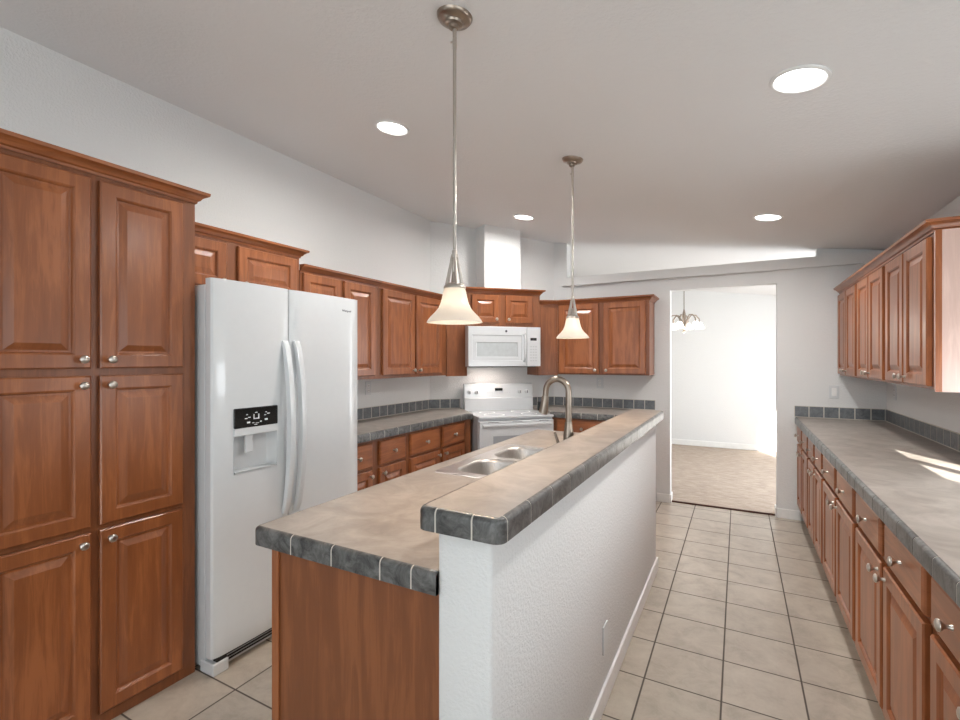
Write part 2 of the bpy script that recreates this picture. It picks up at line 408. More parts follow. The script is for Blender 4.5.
def cabinet(name, label, loc, rotz, w, d, z0, z1, doors=(), drawers=(), toe=0, group=None, crown_path=None, crown_z=None, cat='cabinet', body=None, split_end=None):
    """front face frame at local y=0 (room side is -y), x 0..w; doors: (x0,x1,za,zb,knob side 'l'/'r',knob 't'/'b')"""
    r = thing(name, label, cat, loc, rotz, group)
    m = MB()
    if body: m.prism(body, z0+toe, z1)
    else: m.box(.0008, w-.0008, 0, d, z0+toe, z1)
    m.build('cabinet_body', WOODP, r)
    if toe:
        MB().box(.001, w-.001, .055, .075, z0, z0+toe).build('toe_kick', DTOE, r)
    for x0, x1, za, zb, sd, tb in doors:
        o = door_panel(x1-x0, zb-za, parent=r, loc=(x0, -.0015, za))
        knob(o, .031 if sd == 'l' else x1-x0-.031, (zb-za-.036) if tb == 't' else .034)
    for x0, x1, za, zb in drawers:
        o = drawer_front(x1-x0, zb-za, parent=r, loc=(x0, -.0015, za)); knob(o, (x1-x0)/2, (zb-za)/2)
    if crown_path: crown(r, crown_path, crown_z)
    return r
G_UL, G_UR = 'upper cabinets on the left wall', 'upper cabinets on the right wall'
# pantry: left wall, face X=-2.175, Y .505..1.281
dd = []
for a, b, sd in ((.062, .373, 'r'), (.402, .714, 'l')):
    dd += [(a, b, 1.388, 2.112, sd, 'b'), (a, b, .785, 1.360, sd, 't'), (a, b, .055, .765, sd, 't')]
cabinet('pantry_cabinet', 'tall cherry pantry cabinet with six raised-panel doors left of the refrigerator', (-2.175, .505, 0), PI/2, .776, .61, 0, 2.15, dd,
        crown_path=[(0, 0), (.776, 0), (.776, .605)], crown_z=2.132)
# cabinet above fridge: face X=-2.49, Y 1.283..2.135
cabinet('overfridge_cabinet', 'short cherry upper cabinet above the white refrigerator', (-2.49, 1.284, 0), PI/2, .851, .305, 1.80, 2.09,
        [(.02, .345, 1.815, 2.062, 'r', 'b'), (.415, .82, 1.815, 2.062, 'l', 'b')], crown_path=[(0, 0), (.851, 0), (.851, .30)], crown_z=2.078, group=G_UL)
cabinet('upper_cabinet', 'cherry two-door upper cabinet on left wall partly behind the refrigerator top', (-2.49, 2.137, 0), PI/2, .76, .305, 1.272, 2.0,
        [(.02, .352, 1.298, 1.985, 'r', 'b'), (.385, .712, 1.298, 1.985, 'l', 'b')], crown_path=[(0, 0), (.76, 0)], crown_z=1.988, group=G_UL)
c = cabinet('upper_cabinet', 'cherry two-door upper cabinet on left wall nearest the microwave', (-2.49, 2.899, 0), PI/2, .99, .305, 1.272, 2.0,
        [(.04, .46, 1.298, 1.985, 'r', 'b'), (.486, .888, 1.298, 1.985, 'l', 'b')], crown_path=[(0, 0), (.99, 0)], crown_z=1.988, group=G_UL)
def filler_panel(root, p, q_, z0, z1):
    """framed flat panel running from p to q_ on plan"""
    p, q_ = Vector(p), Vector(q_); d = (q_-p); L = d.length; a = math.atan2(d.y, d.x)
    m = MB(); t = .018
    fr = .022
    m.box(0, L, 0, t, z0, z1)
    m.box(0, fr, -.006, 0, z0, z1); m.box(L-fr, L, -.006, 0, z0, z1); m.box(fr, L-fr, -.006, 0, z0, z0+.03); m.box(fr, L-fr, -.006, 0, z1-.03, z1)
    o = m.build('corner_filler', WOODP, root)
    inv = (Matrix.Translation(root.location) @ root.rotation_euler.to_matrix().to_4x4()).inverted()
    o.matrix_local = inv @ Matrix.Translation((p.x, p.y, 0)) @ Matrix.Rotation(a, 4, 'Z')
    return o
mwL = dg(.318, .295); mwR = dg(1.092, .295)
filler_panel(c, (-2.489, 3.893), mwL, 1.262, 2.0)
p0 = (-2.49, 3.889)
# crown over the filler
def crown_world(root, path, z):
    m = MB(); sweep(m, path, CROWN, z); return m.build('crown_molding', WOODH, root, world=True, smooth=30)
crown_world(c, [p0, mwL], 1.988)
# cabinet above microwave on the diagonal
w_ = .778
r45 = PI/4; ox = dg(.318, .31)
mc = cabinet('overmicrowave_cabinet', 'short cherry two-door upper cabinet above the white microwave', (ox[0], ox[1], 0), r45, w_, .305, 1.757, 2.10,
        [(.042, .326, 1.795, 2.072, 'r', 'b'), (.394, .692, 1.795, 2.072, 'l', 'b')], crown_path=[(0, .30), (0, 0), (w_, 0), (w_, .30)], crown_z=2.088)
MB().box(w_-.018, w_, .012, .30, 1.262, 1.757).build('side_panel', WOODP, mc)
# back wall uppers: face Y=4.74, X -1.655..-.742
bc = cabinet('upper_cabinet', 'cherry two-door upper cabinet on the back wall right of the microwave', (-1.655, 4.74, 0), 0, .913, .305, 1.272, 2.0,
        [(.02, .43, 1.285, 1.985, 'r', 'b'), (.478, .878, 1.285, 1.985, 'l', 'b')], crown_path=[(0, 0), (.913, 0), (.913, .30)], crown_z=1.988)
filler_panel(bc, mwR, (-1.657, 4.741), 1.262, 2.0)
crown_world(bc, [mwR, (-1.655, 4.74)], 1.988)
# right wall uppers: face X=.745, three units from Y 2.752 to 5.05 (local x runs toward the camera)
UL = ['cherry two-door upper cabinet on right wall farthest, against the back wall', 'cherry two-door upper cabinet on right wall, middle of the three', 'cherry two-door upper cabinet on right wall nearest the camera with end panel coloured as brightly lit']
uw = .749
for k in range(3):
    y = 5.048-uw*k
    last = k == 2
    o = cabinet('upper_cabinet', UL[k], (.765, y, 0), -PI/2, uw, .305, 1.288, 2.0,
        [(.022, .350, 1.302, 1.972, 'r', 'b'), (.368, .708, 1.302, 1.972, 'l', 'b')],
        crown_path=[(0, 0), (uw, 0), (uw, .302)] if last else [(0, 0), (uw, 0)], crown_z=1.985, group=G_UR)
    if last:
        MB().box(uw, uw+.014, -.006, .305, 1.280, 1.99).build('end_panel', WOODF, o)['label'] = 'pinkish wood end panel with bright light put into its colour'
        MB().box(uw+.0142, uw+.0165, -.006, .016, 1.280, 1.99).build('edge_strip', WOOD, o)
# right base run: face X=.475 (local x toward camera)
BL = ['cherry base cabinet in the right run, farthest away beside the back wall', 'cherry base cabinet in the right run, second from the back wall', 'cherry base cabinet in the right run, third from the back wall',
      'cherry base cabinet in the right run, fourth from the back wall', 'cherry base cabinet in the right run nearest the camera, cut by the picture edge', 'cherry base cabinet in the right run beyond the right picture edge']
yb = [5.048, 4.30, 3.59, 2.665, 1.735, .99, .28]
for k in range(6):
    w = yb[k]-yb[k+1]-.001; h = w/2
    if k == 5: BLk = BL[5]
    cabinet('base_cabinet', BL[k], (.475, yb[k], 0), -PI/2, w, .595, 0, .862,
        [(.028, h-.018, .15, .682, 'r', 't'), (h+.018, w-.028, .15, .682, 'l', 't')],
        [(.028, h-.030, .702, .846), (h+.030, w-.028, .702, .846)], toe=.10, group='base cabinets along the right wall')
# left base run: face X=-2.222
cabinet('base_cabinet', 'cherry base cabinet on left wall beside the refrigerator', (-2.28, 2.226, 0), PI/2, .758, .515, 0, .862,
    [(.05, .352, .15, .642, 'r', 't'), (.427, .729, .15, .642, 'l', 't')], [(.05, .352, .662, .836), (.427, .729, .662, .836)], toe=.10, group='base cabinets along the left wall')
lb = cabinet('base_cabinet', 'cherry base cabinet on left wall next to the white range', (-2.28, 2.985, 0), PI/2, .995, .515, 0, .862,
    [(.035, .448, .15, .642, 'r', 't'), (.495, .874, .15, .642, 'l', 't')], [(.035, .448, .662, .836), (.495, .874, .662, .836)], toe=.10, group='base cabinets along the left wall',
    body=[(.001, 0), (.895, 0), (.939, -.044), (1.302, .287), (1.075, .515), (.001, .515)])
# back base run: face Y=4.448
bb = cabinet('base_cabinet', 'cherry base cabinet on the back wall right of the range', (-1.62, 4.448, 0), 0, .87, .595, 0, .862,
    [(.06, .46, .15, .662, 'r', 't'), (.49, .84, .15, .662, 'l', 't')], [(.06, .57, .682, .846), (.60, .84, .682, .846)], toe=.10,
    body=[(.0, 0), (.869, 0), (.869, .595), (-.12, .595), (-.383, .37)])
# island cabinet (doors face the range side)
isl = cabinet('island_cabinet', 'cherry island cabinet with plain end panel beside the white half wall', (-1.265, 3.205, 0), -PI/2, 2.218, .620, 0, .862, (), (), cat='cabinet',
    body=[(.001, 0), (2.215, 0), (2.215, .62), (.001, .62)])
for ch in list(isl.children): bpy.data.objects.remove(ch)
m = MB(); m.box(.001, .02, 0, .62, 0, .862); m.box(2.197, 2.215, 0, .62, 0, .862); m.box(.02, 2.197, 0, .02, .10, .862); m.box(.02, 2.197, .604, .62, .0, .862); m.box(.02, 2.197, .06, .075, 0, .1)
m.build('cabinet_body', WOODP, isl)
MB().box(2.2155, 2.222, -.004, .026, 0, .858, bev=.002).build('corner_trim', WOOD, isl)
for k in range(5):
    x = .03+k*.432
    o = door_panel(.40, .512, parent=isl, loc=(x, -.0015, .15)); knob(o, .028 if k % 2 else .372, .467)
    o = drawer_front(.40, .15, parent=isl, loc=(x, -.0015, .69)); knob(o, .2, .075)

# ---------------------------------------------------------------- countertops
PROF, PROFG = edge_profile(), edge_profile(shrink=.0008)
def counter(name, label, polys, edge, z=.914, h=.050, closed=False, pitch=.155, first=0, cuts=None, cat='countertop'):
    r = thing(name, label, cat, (0, 0, 0)); xs = [p[0] for q in polys for p in q]; ys = [p[1] for q in polys for p in q]
    r.location = (sum(xs)/len(xs), sum(ys)/len(ys), z-h)
    m = MB()
    for q in polys: m.prism(q, z-h, z)
    m.build('worktop', COUNTER, r, world=True)
    m = MB(); sweep(m, edge, PROFG, z, closed); m.build('grout', GROUT, r, world=True)
    m = MB(); tile_edge(m, edge, PROF, z, pitch, .0045, closed, first, cuts); m.build('edge_tiles', SLATE, r, world=True, smooth=35)
    return r
# island, with a hole for the sink
SX0, SX1, SY0, SY1 = -1.185, -.70, 1.805, 2.555
e = [(-.642, 3.24), (-1.288, 3.24), (-1.288, .954), (-.631, .954)]
er = round_path(e, .010, which=(1, 2))
x0, x1, ya, yb_ = -1.288, -.631, .954, 3.24
L0 = 0
def sq(a, b, c_, d): return [(a, c_), (b, c_), (b, d), (a, d)]
L1 = (.626-.004)+2.286
counter('island_countertop', 'tan mottled laminate island worktop with slate tile edge and sink cutout',
    [sq(x0, x1, ya+.0, SY0), sq(x0, x1, SY1, yb_), sq(x0, SX0, SY0, SY1), sq(SX1, x1, SY0, SY1)], er, pitch=.155, first=0,
    cuts=[0]+[.14+.155*i for i in range(18)]+[2.915, 3.08, 3.24, 3.41, 3.508, 3.574])
# raised bar
bx0, bx1, by0, by1 = -.657, -.460, .93, 3.44
e = [(bx1, by1), (bx0, by1), (bx0, by0), (bx1, by0)]
counter('bar_top', 'raised tan laminate bar top with slate tile edge on the white half wall', [round_path(e, .014, True, 5)[::-1]], round_path(e, .014, True, 5), z=1.075, h=.055, closed=True, pitch=.155,
    cuts=[0, .05, .145, .18]+[.33+.155*i for i in range(15)]+[2.66, 2.745, 2.842, 2.915]+[3.05+.155*i for i in range(15)]+[5.36])
# left, back and right runs
a_in = .333
P1 = dg(a_in, 0.002); yy = 3.885
counter('left_countertop', 'grey mottled laminate worktop on left wall between refrigerator and range',
    [[(-2.799, 2.226), (-2.262, 2.226), (-2.262, yy), (-2.216, yy+.046), (P1[0], P1[1]), (-2.799, 4.062)]], [(-2.262, 2.226), (-2.262, yy), (-2.216, yy+.046)])
Q1 = dg(1.106, 0.002); ex = -1.622
counter('back_countertop', 'grey laminate worktop on back wall right of the range',
    [[(ex, 4.434), (-.749, 4.434), (-.749, 5.048), (-1.811, 5.048), (Q1[0], Q1[1])]], [(ex, 4.434), (-.749, 4.434), (-.749, 5.048)])
counter('right_countertop', 'long grey laminate worktop on right wall with a strip of sunlight', [sq(.454, XR-.001, .28, YB-.002)], [(.454, YB-.002), (.454, .28)])
# backsplashes
def backsplash(name, label, segs, z=.9145, h=.10):
    r = thing(name, label, 'backsplash', (segs[0][0][0], segs[0][0][1], z))
    m = MB(); t = MB()
    for p, q_, first in segs:
        p, q_ = Vector(p), Vector(q_); d = (q_-p); L = d.length; d.normalize(); n = Vector((d.y, -d.x))
        def slab(mm, s0, s1, th, za, zb):
            a, b = p+d*s0, p+d*s1
            mm.prism([(a.x, a.y), (b.x, b.y), (b.x+n.x*th, b.y+n.y*th), (a.x+n.x*th, a.y+n.y*th)], za, zb)
        slab(m, 0, L, .0065, z, z+h)
        s_ = 0; nx = first
        while s_ < L-.01:
            e_ = min(nx, L)
            if e_-s_ > .012: slab(t, s_+.004, e_-.004, .0074, z+.006, z+h-.004)
            s_ = e_; nx = s_+.107
    m.build('grout', GROUT, r, world=True); t.build('tiles', SLATE2, r, world=True)
    return r
# path direction chosen so the right-hand side faces the room
backsplash('tile_backsplash', 'low slate tile backsplash on left wall running to the range', [((-2.7985, 2.24), (-2.7985, 4.061), .07), (dg(.0, .0015), dg(.325, .0015), .107)])
backsplash('tile_backsplash', 'low slate tile backsplash on back wall behind the faucet', [(dg(1.11, .0015), dg(1.40, .0015), .09), ((-1.80, 5.0485), (-.735, 5.0485), .107)])
backsplash('tile_backsplash', 'low dark slate tile backsplash at the right counter corner', [((.437, 5.0485), (1.066, 5.0485), .107), ((1.0735, 5.04), (1.0735, .30), .08)])

# ---------------------------------------------------------------- refrigerator (left wall, doors at X=-2.06)
fr = thing('refrigerator', 'white side-by-side refrigerator with water dispenser between pantry and counter', 'refrigerator', (-2.06, 1.293, 0), PI/2)
# local: x 0...92 along +Y, y 0 = door front, +y into wall
W, H = .935, 1.79
m = MB(); m.box(.004, .838, .068, .735, .02, 1.765, bev=.004); m.build('body', WHITE, fr)
def fridge_door(x0, x1, hole=None):
    """bowed front door; hole=(xa,xb,za,zb) leaves a recess opening"""
    m = MB(); n = 12; zb0 = .075; t = .055
    def yf(x):
        u = (x-x0)/(x1-x0)*2-1; return .007*u*u+(.012*max(0, abs(u)-.93)/.07)
    xs = sorted(set([x0+(x1-x0)*i/n for i in range(n+1)]+[x0+.008, x1-.008]+(list(hole[:2]) if hole else [])))
    zs = [zb0]+(list(hole[2:]) if hole else [])+[H]
    F = [[m.bm.verts.new((x, yf(x), z)) for x in xs] for z in zs]
    for j in range(len(zs)-1):
        for i in range(len(xs)-1):
            if hole and j == 1 and xs[i] >= hole[0]-1e-6 and xs[i+1] <= hole[1]+1e-6: continue
            m._f([F[j][i], F[j][i+1], F[j+1][i+1], F[j+1][i]])
    Bk = [[m.bm.verts.new((x, t, z)) for x in (xs[0], xs[-1])] for z in (zb0, H)]
    m._f([F[0][0], *F[0][1:], Bk[0][1], Bk[0][0]]); m._f([*F[-1], Bk[1][1], Bk[1][0]])
    m._f([r_[0] for r_ in F]+[Bk[1][0], Bk[0][0]]); m._f([r_[-1] for r_ in F]+[Bk[1][1], Bk[0][1]]); m._f([Bk[0][0], Bk[0][1], Bk[1][1], Bk[1][0]])
    return m.build('door', WHITE, fr, smooth=25)
d1 = fridge_door(.0, .418, (.10, .335, .885, 1.093)); d2 = fridge_door(.423, W)
# dispenser
m = MB(); xa, xb, za, zb = .10, .335, .885, 1.093; yd = .052
V = [[m.bm.verts.new((x, y, z)) for x, z in ((xa+i, za+i*.5), (xb-i, za+i*.5), (xb-i, zb-i*.3), (xa+i, zb-i*.3))] for y, i in ((-.001, 0), (.012, .004), (yd-.012, .012), (yd, .022))]
for a, b in zip(V, V[1:]):
    for k in range(4): m._f([a[k], a[(k+1) % 4], b[(k+1) % 4], b[k]])
m._f(V[-1])
dp = m.build('dispenser_recess', WHITE2, d1, smooth=40)
MB().box(.099, .336, -.006, .012, 1.062, 1.098, bev=.003).build('dispenser_hood', WHITE2, d1)
MB().box(.165, .205, .008, .020, .975, 1.065, bev=.004).build('dispenser_paddle', WHITE2, d1, rot=(0, 0, 0))
MB().box(.104, .331, -.002, .045, .886, .896, bev=.002).build('drip_tray', GREYP, d1)
pn = MB().box(.099, .336, -.007, .012, 1.098, 1.192, bev=.005).build('control_panel', BLACK, d1)
m = MB()
for x, z, w, h in ((.150, 1.140, .014, .004), (.168, 1.144, .012, .004), (.158, 1.158, .008, .004), (.196, 1.135, .005, .024), (.222, 1.135, .005, .024), (.199, 1.135, .025, .005), (.205, 1.165, .012, .003),
                   (.255, 1.148, .010, .004), (.272, 1.154, .014, .004), (.262, 1.162, .007, .004), (.162, 1.118, .016, .008), (.190, 1.116, .010, .004), (.208, 1.114, .018, .003), (.232, 1.118, .008, .006), (.258, 1.124, .016, .008), (.200, 1.107, .016, .003)):
    m.box(x, x+w, -.0085, -.0065, z, z+h)
m.build('display_icons', ICON, pn)
# handles
for hx, dr, nm in ((.388, d1, -1), (.453, d2, 1)):
    m = MB(); secs = []
    for i in range(25):
        t = i/24; z = .625+.895*t; bow = math.sin(PI*t)**.6 if 0 < t < 1 else 0
        yc = .004-.058*bow; th = .010+.006*math.sin(PI*t); wd_ = .019
        xx = hx+nm*.004
        secs.append([(xx-wd_, yc+th, z), (xx-wd_*.8, yc-th*.6, z), (xx, yc-th, z), (xx+wd_*.8, yc-th*.6, z), (xx+wd_, yc+th, z)])
    m.sections(secs); m.build('handle', WHITE, dr, smooth=50)
m = MB(); m.box(.02, W-.02, .03, .10, .012, .07); m.mi = 1
for z in (.028, .042, .056): m.box(.06, W-.06, .027, .032, z-.004, z+.004)
m.build('base_grille', [GREYP, DARK], fr)
MB().box(.0, .075, -.002, .10, .0, .055, bev=.006).build('hinge_cover', WHITE, fr); MB().box(W-.075, W, -.002, .10, .0, .055, bev=.006).build('hinge_cover', WHITE, fr)
MB().box(.02, .07, .004, .05, .055, .075, bev=.003).build('hinge', DARK, fr)
MB().box(.02, W-.02, .055, .07, .075, 1.76).build('door_gasket', GREYP, fr)
def text(s, size, loc, rot, matl, parent, name='lettering', ext=.0004):
    cu = bpy.data.curves.new(name, 'FONT'); cu.body = s; cu.size = size; cu.extrude = ext; cu.align_x = 'CENTER'; cu.align_y = 'CENTER'
    t = bpy.data.objects.new('tmp', cu); C.objects.link(t); bpy.context.view_layer.update()
    me = bpy.data.meshes.new_from_object(t.evaluated_get(bpy.context.evaluated_depsgraph_get())); bpy.data.objects.remove(t)
    me.materials.clear(); me.materials.append(matl); me.name = name
    o = bpy.data.objects.new(name, me); C.objects.link(o); o.parent = parent; o.location = loc; o.rotation_euler = rot; return o
text('Whirlpool', .018, (.824, .0008, 1.713), (PI/2, 0, 0), PRINT, d2, 'logo')

# ---------------------------------------------------------------- range on the diagonal
ro = dg(.338, .63)
rg = thing('range', 'white freestanding electric range set diagonally between the counters', 'range', (ro[0], ro[1], 0), r45)
W = .76; m = MB(); m.box(.002, W-.002, .02, .57, .03, .868); m.build('body', WHITE, rg)
MB().box(0, W, -.012, .50, .870, .892, bev=.006).build('cooktop', WHITE, rg)
m = MB()
for x, y, r in ((.2, .13, .10), (.56, .13, .08), (.2, .36, .08), (.56, .36, .10)): m.lathe([(r, .8921), (r-.004, .8924), (r-.008, .8924), (r-.010, .8921)], 32, (x, y, 0), cap=False)
m.build('burner_rings', GREYP, rg)
od = MB().box(.006, W-.006, -.022, .018, .20, .848, bev=.006).build('oven_door', WHITE, rg)
m = MB(); m.box(.14, W-.14, -.0235, -.02, .42, .71); m.build('window', OVENW, od)
m = MB(); m.box(.03, W-.03, -.052, -.036, .800, .824, bev=.006)
for x in (.05, W-.08): m.box(x, x+.03, -.04, -.02, .803, .821)
m.build('handle', WHITE, od)
m = MB()
for x in (.09, .33, .60): m.box(x, x+.10, -.0235, -.021, .838, .8415)
m.build('vent_slots', DARK, od)
MB().box(.006, W-.006, -.018, .018, .045, .192, bev=.006).build('drawer', WHITE, rg)
MB().box(.02, W-.02, .01, .03, .0, .05).build('toe_plate', DARK, rg)
m = MB(); m.prism([(.50, .892), (.575, .892), (.575, 1.172), (.535, 1.172), (.520, 1.16), (.512, 1.03), (.500, 1.02)], .004, W-.004, 'yz'); bgd = m.build('backguard', WHITE, rg, smooth=30)
MB().box(.335, .415, .5085, .53, 1.098, 1.125).build('clock_display', BLACK, bgd)
for i, x in enumerate((.055, .135, .612, .690)):
    o = MB().lathe([(.024, 0), (.023, -.008), (.018, -.010), (.016, -.024), (.012, -.026)], 20, axis='y').build('control_knob', WHITE2, bgd, (x, .516, 1.085), smooth=40)
    MB().box(-.003, .003, -.030, -.024, -.014, .014).build('pointer', PRINT, o)
m = MB()
for x in (.25, .275, .30, .44, .465, .49):
    m.box(x, x+.008, .5095, .52, 1.075, 1.081)
m.build('touch_marks', GREYP, bgd)

# ---------------------------------------------------------------- microwave
mo = dg(.300, .415)
mw = thing('microwave', 'white over-the-range microwave under the short diagonal cabinet', 'microwave', (mo[0], mo[1], 0), r45)
W = .758; m = MB(); m.box(0, W, .03, .405, 1.356, 1.752); m.mi = 1; m.box(.03, W-.03, .05, .38, 1.348, 1.357); m.build('body', [WHITE, DARK], mw)
# door with recessed window frame
m = MB(); x1_ = .608
rings = [(.0, .03, 0, x1_), (.0, .004, 0, x1_), (.004, 0, 0, x1_)]
def rect(i, y, xa, xb, za, zb): return [(xa+i, y, za+i), (xb-i, y, za+i), (xb-i, y, zb-i), (xa+i, y, zb-i)]
Z0, Z1 = 1.358, 1.75
secs = [rect(0, .03, 0, x1_, Z0, Z1), rect(0, .004, 0, x1_, Z0, Z1), rect(.004, 0, 0, x1_, Z0, Z1), rect(0, 0, .04, .555, Z0+.055, Z1-.085), rect(.004, .004, .04, .555, Z0+.055, Z1-.085),
        rect(0, .004, .085, .515, Z0+.09, Z1-.155), rect(.005, .009, .085, .515, Z0+.09, Z1-.155)]
V = [[m.bm.verts.new(p) for p in s_] for s_ in secs]
for a, b in zip(V, V[1:]):
    for k in range(4): m._f([a[k], a[(k+1) % 4], b[(k+1) % 4], b[k]])
m._f(V[0])
md = m.build('door', WHITE, mw)
MB().box(.09, .51, .0085, .014, Z0+.095, Z1-.16).build('window', MWIN, md)
m = MB(); m.tube([(.580, .004, Z0+.05), (.580, -.02, Z0+.062), (.580, -.03, Z0+.10), (.580, -.03, Z1-.13), (.580, -.02, Z1-.09), (.580, .004, Z1-.078)], .011, 10); m.build('handle', WHITE, md, smooth=50)
m = MB(); m.lathe([(.012, -.0012), (.012, .001)], 24, (.39, 0, Z1-.045), 'y'); m.build('emblem', PRINT, md)
cp = MB().box(.612, W, 0, .03, Z0, Z1, bev=.003).build('control_panel', WHITE, mw)
MB().box(.648, .715, -.0015, .004, Z1-.135, Z1-.108, bev=.001).build('display', BLACK, cp)
m = MB()
for r_ in range(6):
    for k in range(3): m.box(.645+.027*k, .645+.027*k+.018, -.001, .002, Z0+.05+.028*r_, Z0+.062+.028*r_)
m.build('buttons', GREYP, cp)
m = MB()
for k, w in enumerate((.004, .010, .004, .008)): m.box(.655+.016*k, .655+.016*k+w, -.0022, -.0014, Z1-.128, Z1-.115)
m.build('display_digits', PRINT, cp)

light('cooktop_lamp', 'AREA', (W/2-.1, .2, 1.345), 1.5, (1, .86, .78), parent=mw, shape='RECTANGLE', size=.3, size_y=.1)
# ---------------------------------------------------------------- sink and faucet
sk = thing('double_sink', 'stainless steel double-bowl drop-in sink in the island worktop', 'sink', (-.94, 2.18, .914))
def rrect(x0, x1, y0, y1, r, n=6):
    out = []
    for cx, cy, a0 in ((x1-r, y1-r, 0), (x0+r, y1-r, PI/2), (x0+r, y0+r, PI), (x1-r, y0+r, 1.5*PI)):
        for k in range(n+1):
            a = a0+PI/2*k/n; out.append((cx+r*math.cos(a), cy+r*math.sin(a)))
    return out
bowls = [(-1.15, -.79, 1.832, 2.158), (-1.15, -.79, 2.202, 2.528)]
m = MB(); es = []
outer = rrect(-1.207, -.675, 1.783, 2.577, .025)
def loop(pts, z):
    v = [m.bm.verts.new((x, y, z)) for x, y in pts]
    return v
lo = loop(outer, .9185); lo2 = loop(rrect(-1.212, -.670, 1.778, 2.582, .028), .9145)
for i in range(len(lo)): m._f([lo[i], lo[(i+1) % len(lo)], lo2[(i+1) % len(lo)], lo2[i]])
for i in range(len(lo)): es.append(m.bm.edges.get((lo[i], lo[(i+1) % len(lo)])))
hl = []
for b in bowls:
    v = loop(rrect(*b, .09), .9185); hl.append(v)
    for i in range(len(v)): es.append(m.bm.edges.new((v[i], v[(i+1) % len(v)])))
bmesh.ops.triangle_fill(m.bm, use_beauty=True, edges=es)
m.build('rim', STEEL, sk, world=True)
for b in bowls:
    m = MB(); secs = []
    for ins, z, rr in ((0, .9185, .09), (.003, .914, .09), (.008, .90, .088), (.014, .80, .085), (.022, .765, .08), (.045, .748, .06), (.10, .744, .03)):
        secs.append([(x, y, z) for x, y in rrect(b[0]+ins, b[1]-ins, b[2]+ins, b[3]-ins, rr)])
    m.sections(secs, cap=False); V = None
    m._f([v for v in m.bm.verts][-len(secs[0]):])
    bw = m.build('bowl', STEEL, sk, world=True, smooth=50)
    for p in bw.data.polygons: pass
    MB().lathe([(.045, .7445), (.043, .7475), (.03, .7475), (.028, .7455)], 24, ((b[0]+b[1])/2, (b[2]+b[3])/2, 0)).build('drain', NICKD, sk, world=True, smooth=40)
fx, fy, fz = -.722, 2.225, .9185
fc = thing('faucet', 'brushed nickel high-arc pull-down kitchen faucet behind the island sink', 'faucet', (fx, fy, fz))
m = MB(); m.lathe([(.030, 0), (.030, .006), (.026, .012), (.026, .10), (.0245, .14), (.018, .19), (.0175, .20)], 28); m.build('base', NICKD, fc, smooth=40)
pts = [(0, 0, .195)]; R = .058; zc = .350
pts += [(0, 0, .28), (0, 0, zc)]
for k in range(1, 13):
    a = PI*k/12*.97; pts.append((-R+R*math.cos(a), 0, zc+R*math.sin(a)))
pts.append((-2*R-.003, 0, zc-.03))
m = MB(); m.tube(pts, .0148, 18); m.build('spout', NICKD, fc, smooth=60)
m = MB(); m.tube([(-2*R-.003, 0, zc-.028), (-2*R-.005, 0, zc-.05), (-2*R-.012, 0, zc-.10), (-2*R-.016, 0, zc-.112)], [.0175, .019, .022, .023], 20)
sh = m.build('spray_head', NICKD, fc, smooth=50)
MB().box(-2*R-.044, -2*R-.020, -.008, .008, zc-.10, zc-.055, bev=.004).build('spray_button', BLACK, sh)
m = MB(); m.tube([(-.02, -.005, .07), (-.045, -.008, .075)], .012, 14); m.tube([(-.040, -.008, .07), (-.050, -.010, .10), (-.066, -.014, .15)], [.009, .008, .006], 12); m.build('lever_handle', NICKD, fc, smooth=50)

# ---------------------------------------------------------------- wall plates
def plate(name, label, loc, rotz, cat, kind):
    r = thing(name, label, cat, loc, rotz)
    MB().box(-.036, .036, -.006, 0, -.058, .058, bev=.003).build('cover_plate', WHITE2, r)
    if kind == 'switch': MB().box(-.017, .017, -.010, -.004, -.034, .034, bev=.002).build('rocker', TRIM, r)
    elif kind == 'outlet':
        for z in (-.02, .02):
            o = MB().box(-.014, .014, -.008, -.004, z-.014, z+.014, bev=.003).build('socket', TRIM, r)
            MB().box(-.006, -.004, -.0086, -.0076, z-.005, z+.006).box(.004, .006, -.0086, -.0076, z-.005, z+.006).build('slots', DARK, o)
    return r
plate('light_switch', 'white rocker light switch on the back wall right of the doorway', (.723, 5.05, 1.145), 0, 'light switch', 'switch')
plate('wall_outlet', 'white outlet on left wall above the counter near the refrigerator', (-2.80, 3.13, 1.178), PI/2, 'outlet', 'outlet')
plate('wall_outlet', 'white outlet on back wall below the upper cabinet behind the faucet', (-1.294, 5.05, 1.175), 0, 'outlet', 'outlet')
plate('wall_outlet', 'white outlet on right wall under the far upper cabinet', (XR, 4.80, 1.165), -PI/2, 'outlet', 'outlet')
plate('blank_wall_plate', 'white wall plate low on the right side of the island half wall', (IWX1, 1.985, .265), PI/2, 'wall plate', 'blank')

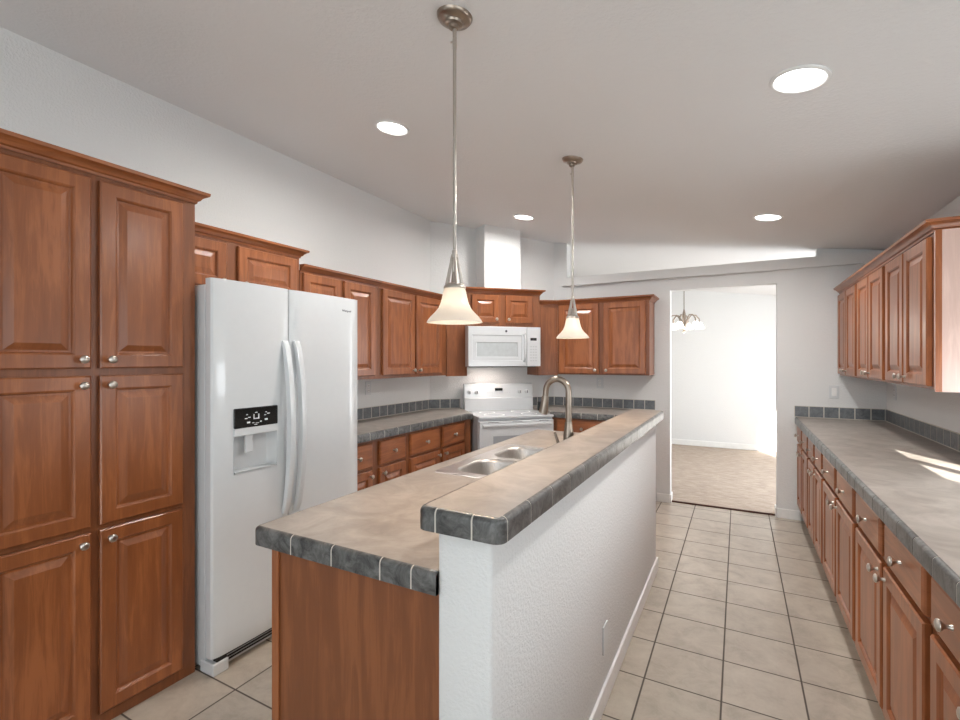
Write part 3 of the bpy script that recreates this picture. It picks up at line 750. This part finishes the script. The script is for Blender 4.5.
# ---------------------------------------------------------------- pendants
PR = [(.030, .121), (.0355, .116), (.039, .104), (.043, .085), (.048, .066), (.055, .050), (.067, .035), (.082, .020), (.091, .009), (.0955, 0)]
def pendant(label, x, y):
    zt = cz(x); zb = 1.548
    r = thing('pendant_light', label, 'pendant light', (x, y, zb), 0, 'pendant lights above the island')
    top = zt-zb
    cn = MB().lathe([(.006, -.046), (.016, -.040), (.018, -.030), (.030, -.026), (.033, -.020), (.054, -.014), (.060, -.006), (.062, .0)], 32).build('canopy', NICKD, r, (0, 0, top), LEAN, smooth=40)
    m = MB(); m.tube([(0, 0, .22), (0, 0, top-.03)], .0062, 10); m.lathe([(.0095, .222), (.0095, .245), (.0062, .250)], 14); m.lathe([(.007, top-.11), (.007, top-.03)], 12)
    m.box(-.016, -.005, -.002, .002, top-.085, top-.081); m.build('rod', NICKEL, r, smooth=50)
    m = MB()
    for k in range(4):
        a = PI/4+k*PI/2; c_, s_ = math.cos(a), math.sin(a)
        m.tube([(.009*c_, .009*s_, .228), (.012*c_, .012*s_, .205), (.020*c_, .020*s_, .165), (.027*c_, .027*s_, .128)], [.0045, .005, .0058, .0065], 8)
    m.lathe([(.0125, .222), (.0125, .232)], 14); m.lathe([(.029, .132), (.034, .128), (.038, .121), (.038, .115), (.0, .115)], 28)
    m.lathe([(.008, .128), (.008, .17), (.004, .175)], 12)
    m.build('shade_holder', NICKEL, r, smooth=40)
    m = MB(); pr = [(R_, z) for R_, z in PR]+[(R_-.004, z-.0005 if i else z) for i, (R_, z) in reversed(list(enumerate(PR)))]
    m.lathe(pr, 40, cap=False); m.build('lamp_shade', SHADE, r, smooth=60)
    MB().lathe([(.004, .10), (.013, .095), (.014, .075), (.021, .05), (.019, .033), (.008, .026)], 20).build('bulb', BULB, r, smooth=60)
    light('pendant_lamp', 'POINT', (0, 0, .030), .8, (1, .84, .66), parent=r, shadow_soft_size=.02)
    light('pendant_downlight', 'SPOT', (0, 0, .02), 13, (1, .72, .47), parent=r, spot_size=2.3, spot_blend=.5, shadow_soft_size=.03)
pendant('brushed nickel pendant with bell glass shade, nearer and larger, above the island', -.852, 1.385)
pendant('brushed nickel pendant with bell glass shade, farther and smaller, above the faucet end', -.852, 2.70)

# ---------------------------------------------------------------- recessed lights
def downlight(label, x, y):
    r = thing('recessed_light', label, 'ceiling light', (x, y, cz(x)), 0, 'recessed ceiling lights', rot=LEAN)
    MB().lathe([(.096, 0), (.096, -.004), (.090, -.008), (.084, -.008), (.078, -.001)], 40, cap=False).build('trim_ring', TRIM, r, smooth=40)
    MB().lathe([(.0, -.0045), (.05, -.0045), (.080, -.002)], 40, cap=False).build('lens', LENS, r)
    light('downlight', 'AREA', (0, 0, -.012), 13.5, (1, .97, .94), parent=r, shape='DISK', size=.15, spread=2.95)
downlight('round recessed ceiling light at upper right, largest in view', .198, 2.09)
downlight('round recessed ceiling light left of the near pendant rod', -1.685, 2.08)
downlight('round recessed ceiling light above the vent chase between the pendants', -1.70, 3.95)
downlight('round recessed ceiling light in front of the doorway', .187, 4.0)

# ---------------------------------------------------------------- chandelier in the dining room
hx, hy = -.665, 7.17; hz = 1.82
ch = thing('chandelier', 'brass chandelier with white glass shades hanging in the room beyond the doorway', 'chandelier', (hx, hy, hz))
m = MB(); m.tube([(0, 0, .20), (0, 0, cz(hx)-hz-.02)], .006, 8); m.build('rod', NICKD, ch)
MB().lathe([(.008, -.03), (.05, -.02), (.06, 0)], 24).build('canopy', NICKD, ch, (0, 0, cz(hx)-hz), LEAN, smooth=40)
MB().lathe([(.002, -.025), (.02, -.01), (.014, .02), (.032, .05), (.038, .09), (.022, .13), (.028, .20), (.018, .26), (.007, .31)], 20).build('center_column', NICKD, ch, smooth=40)
for k in range(6):
    a = .35+k*PI/3; c_, s_ = math.cos(a), math.sin(a); q = [(.02, .06), (.045, .15), (.095, .225), (.155, .22), (.198, .17), (.205, .125)]
    MB().tube([(r_*c_, r_*s_, z) for r_, z in q], .0085, 8).build('arm', NICKD, ch, smooth=50)
    m = MB(); m.lathe([(.018, .125), (.026, .12), (.040, .09), (.053, .055), (.066, .035), (.063, .035), (.049, .055), (.036, .088), (.022, .115), (.0, .118)], 20, (.205*c_, .205*s_, 0), cap=False)
    m.build('glass_shade', CHSH, ch, smooth=60)
light('chandelier_lamp', 'POINT', (0, 0, -.06), 8, (1, .9, .78), parent=ch, shadow_soft_size=.12)
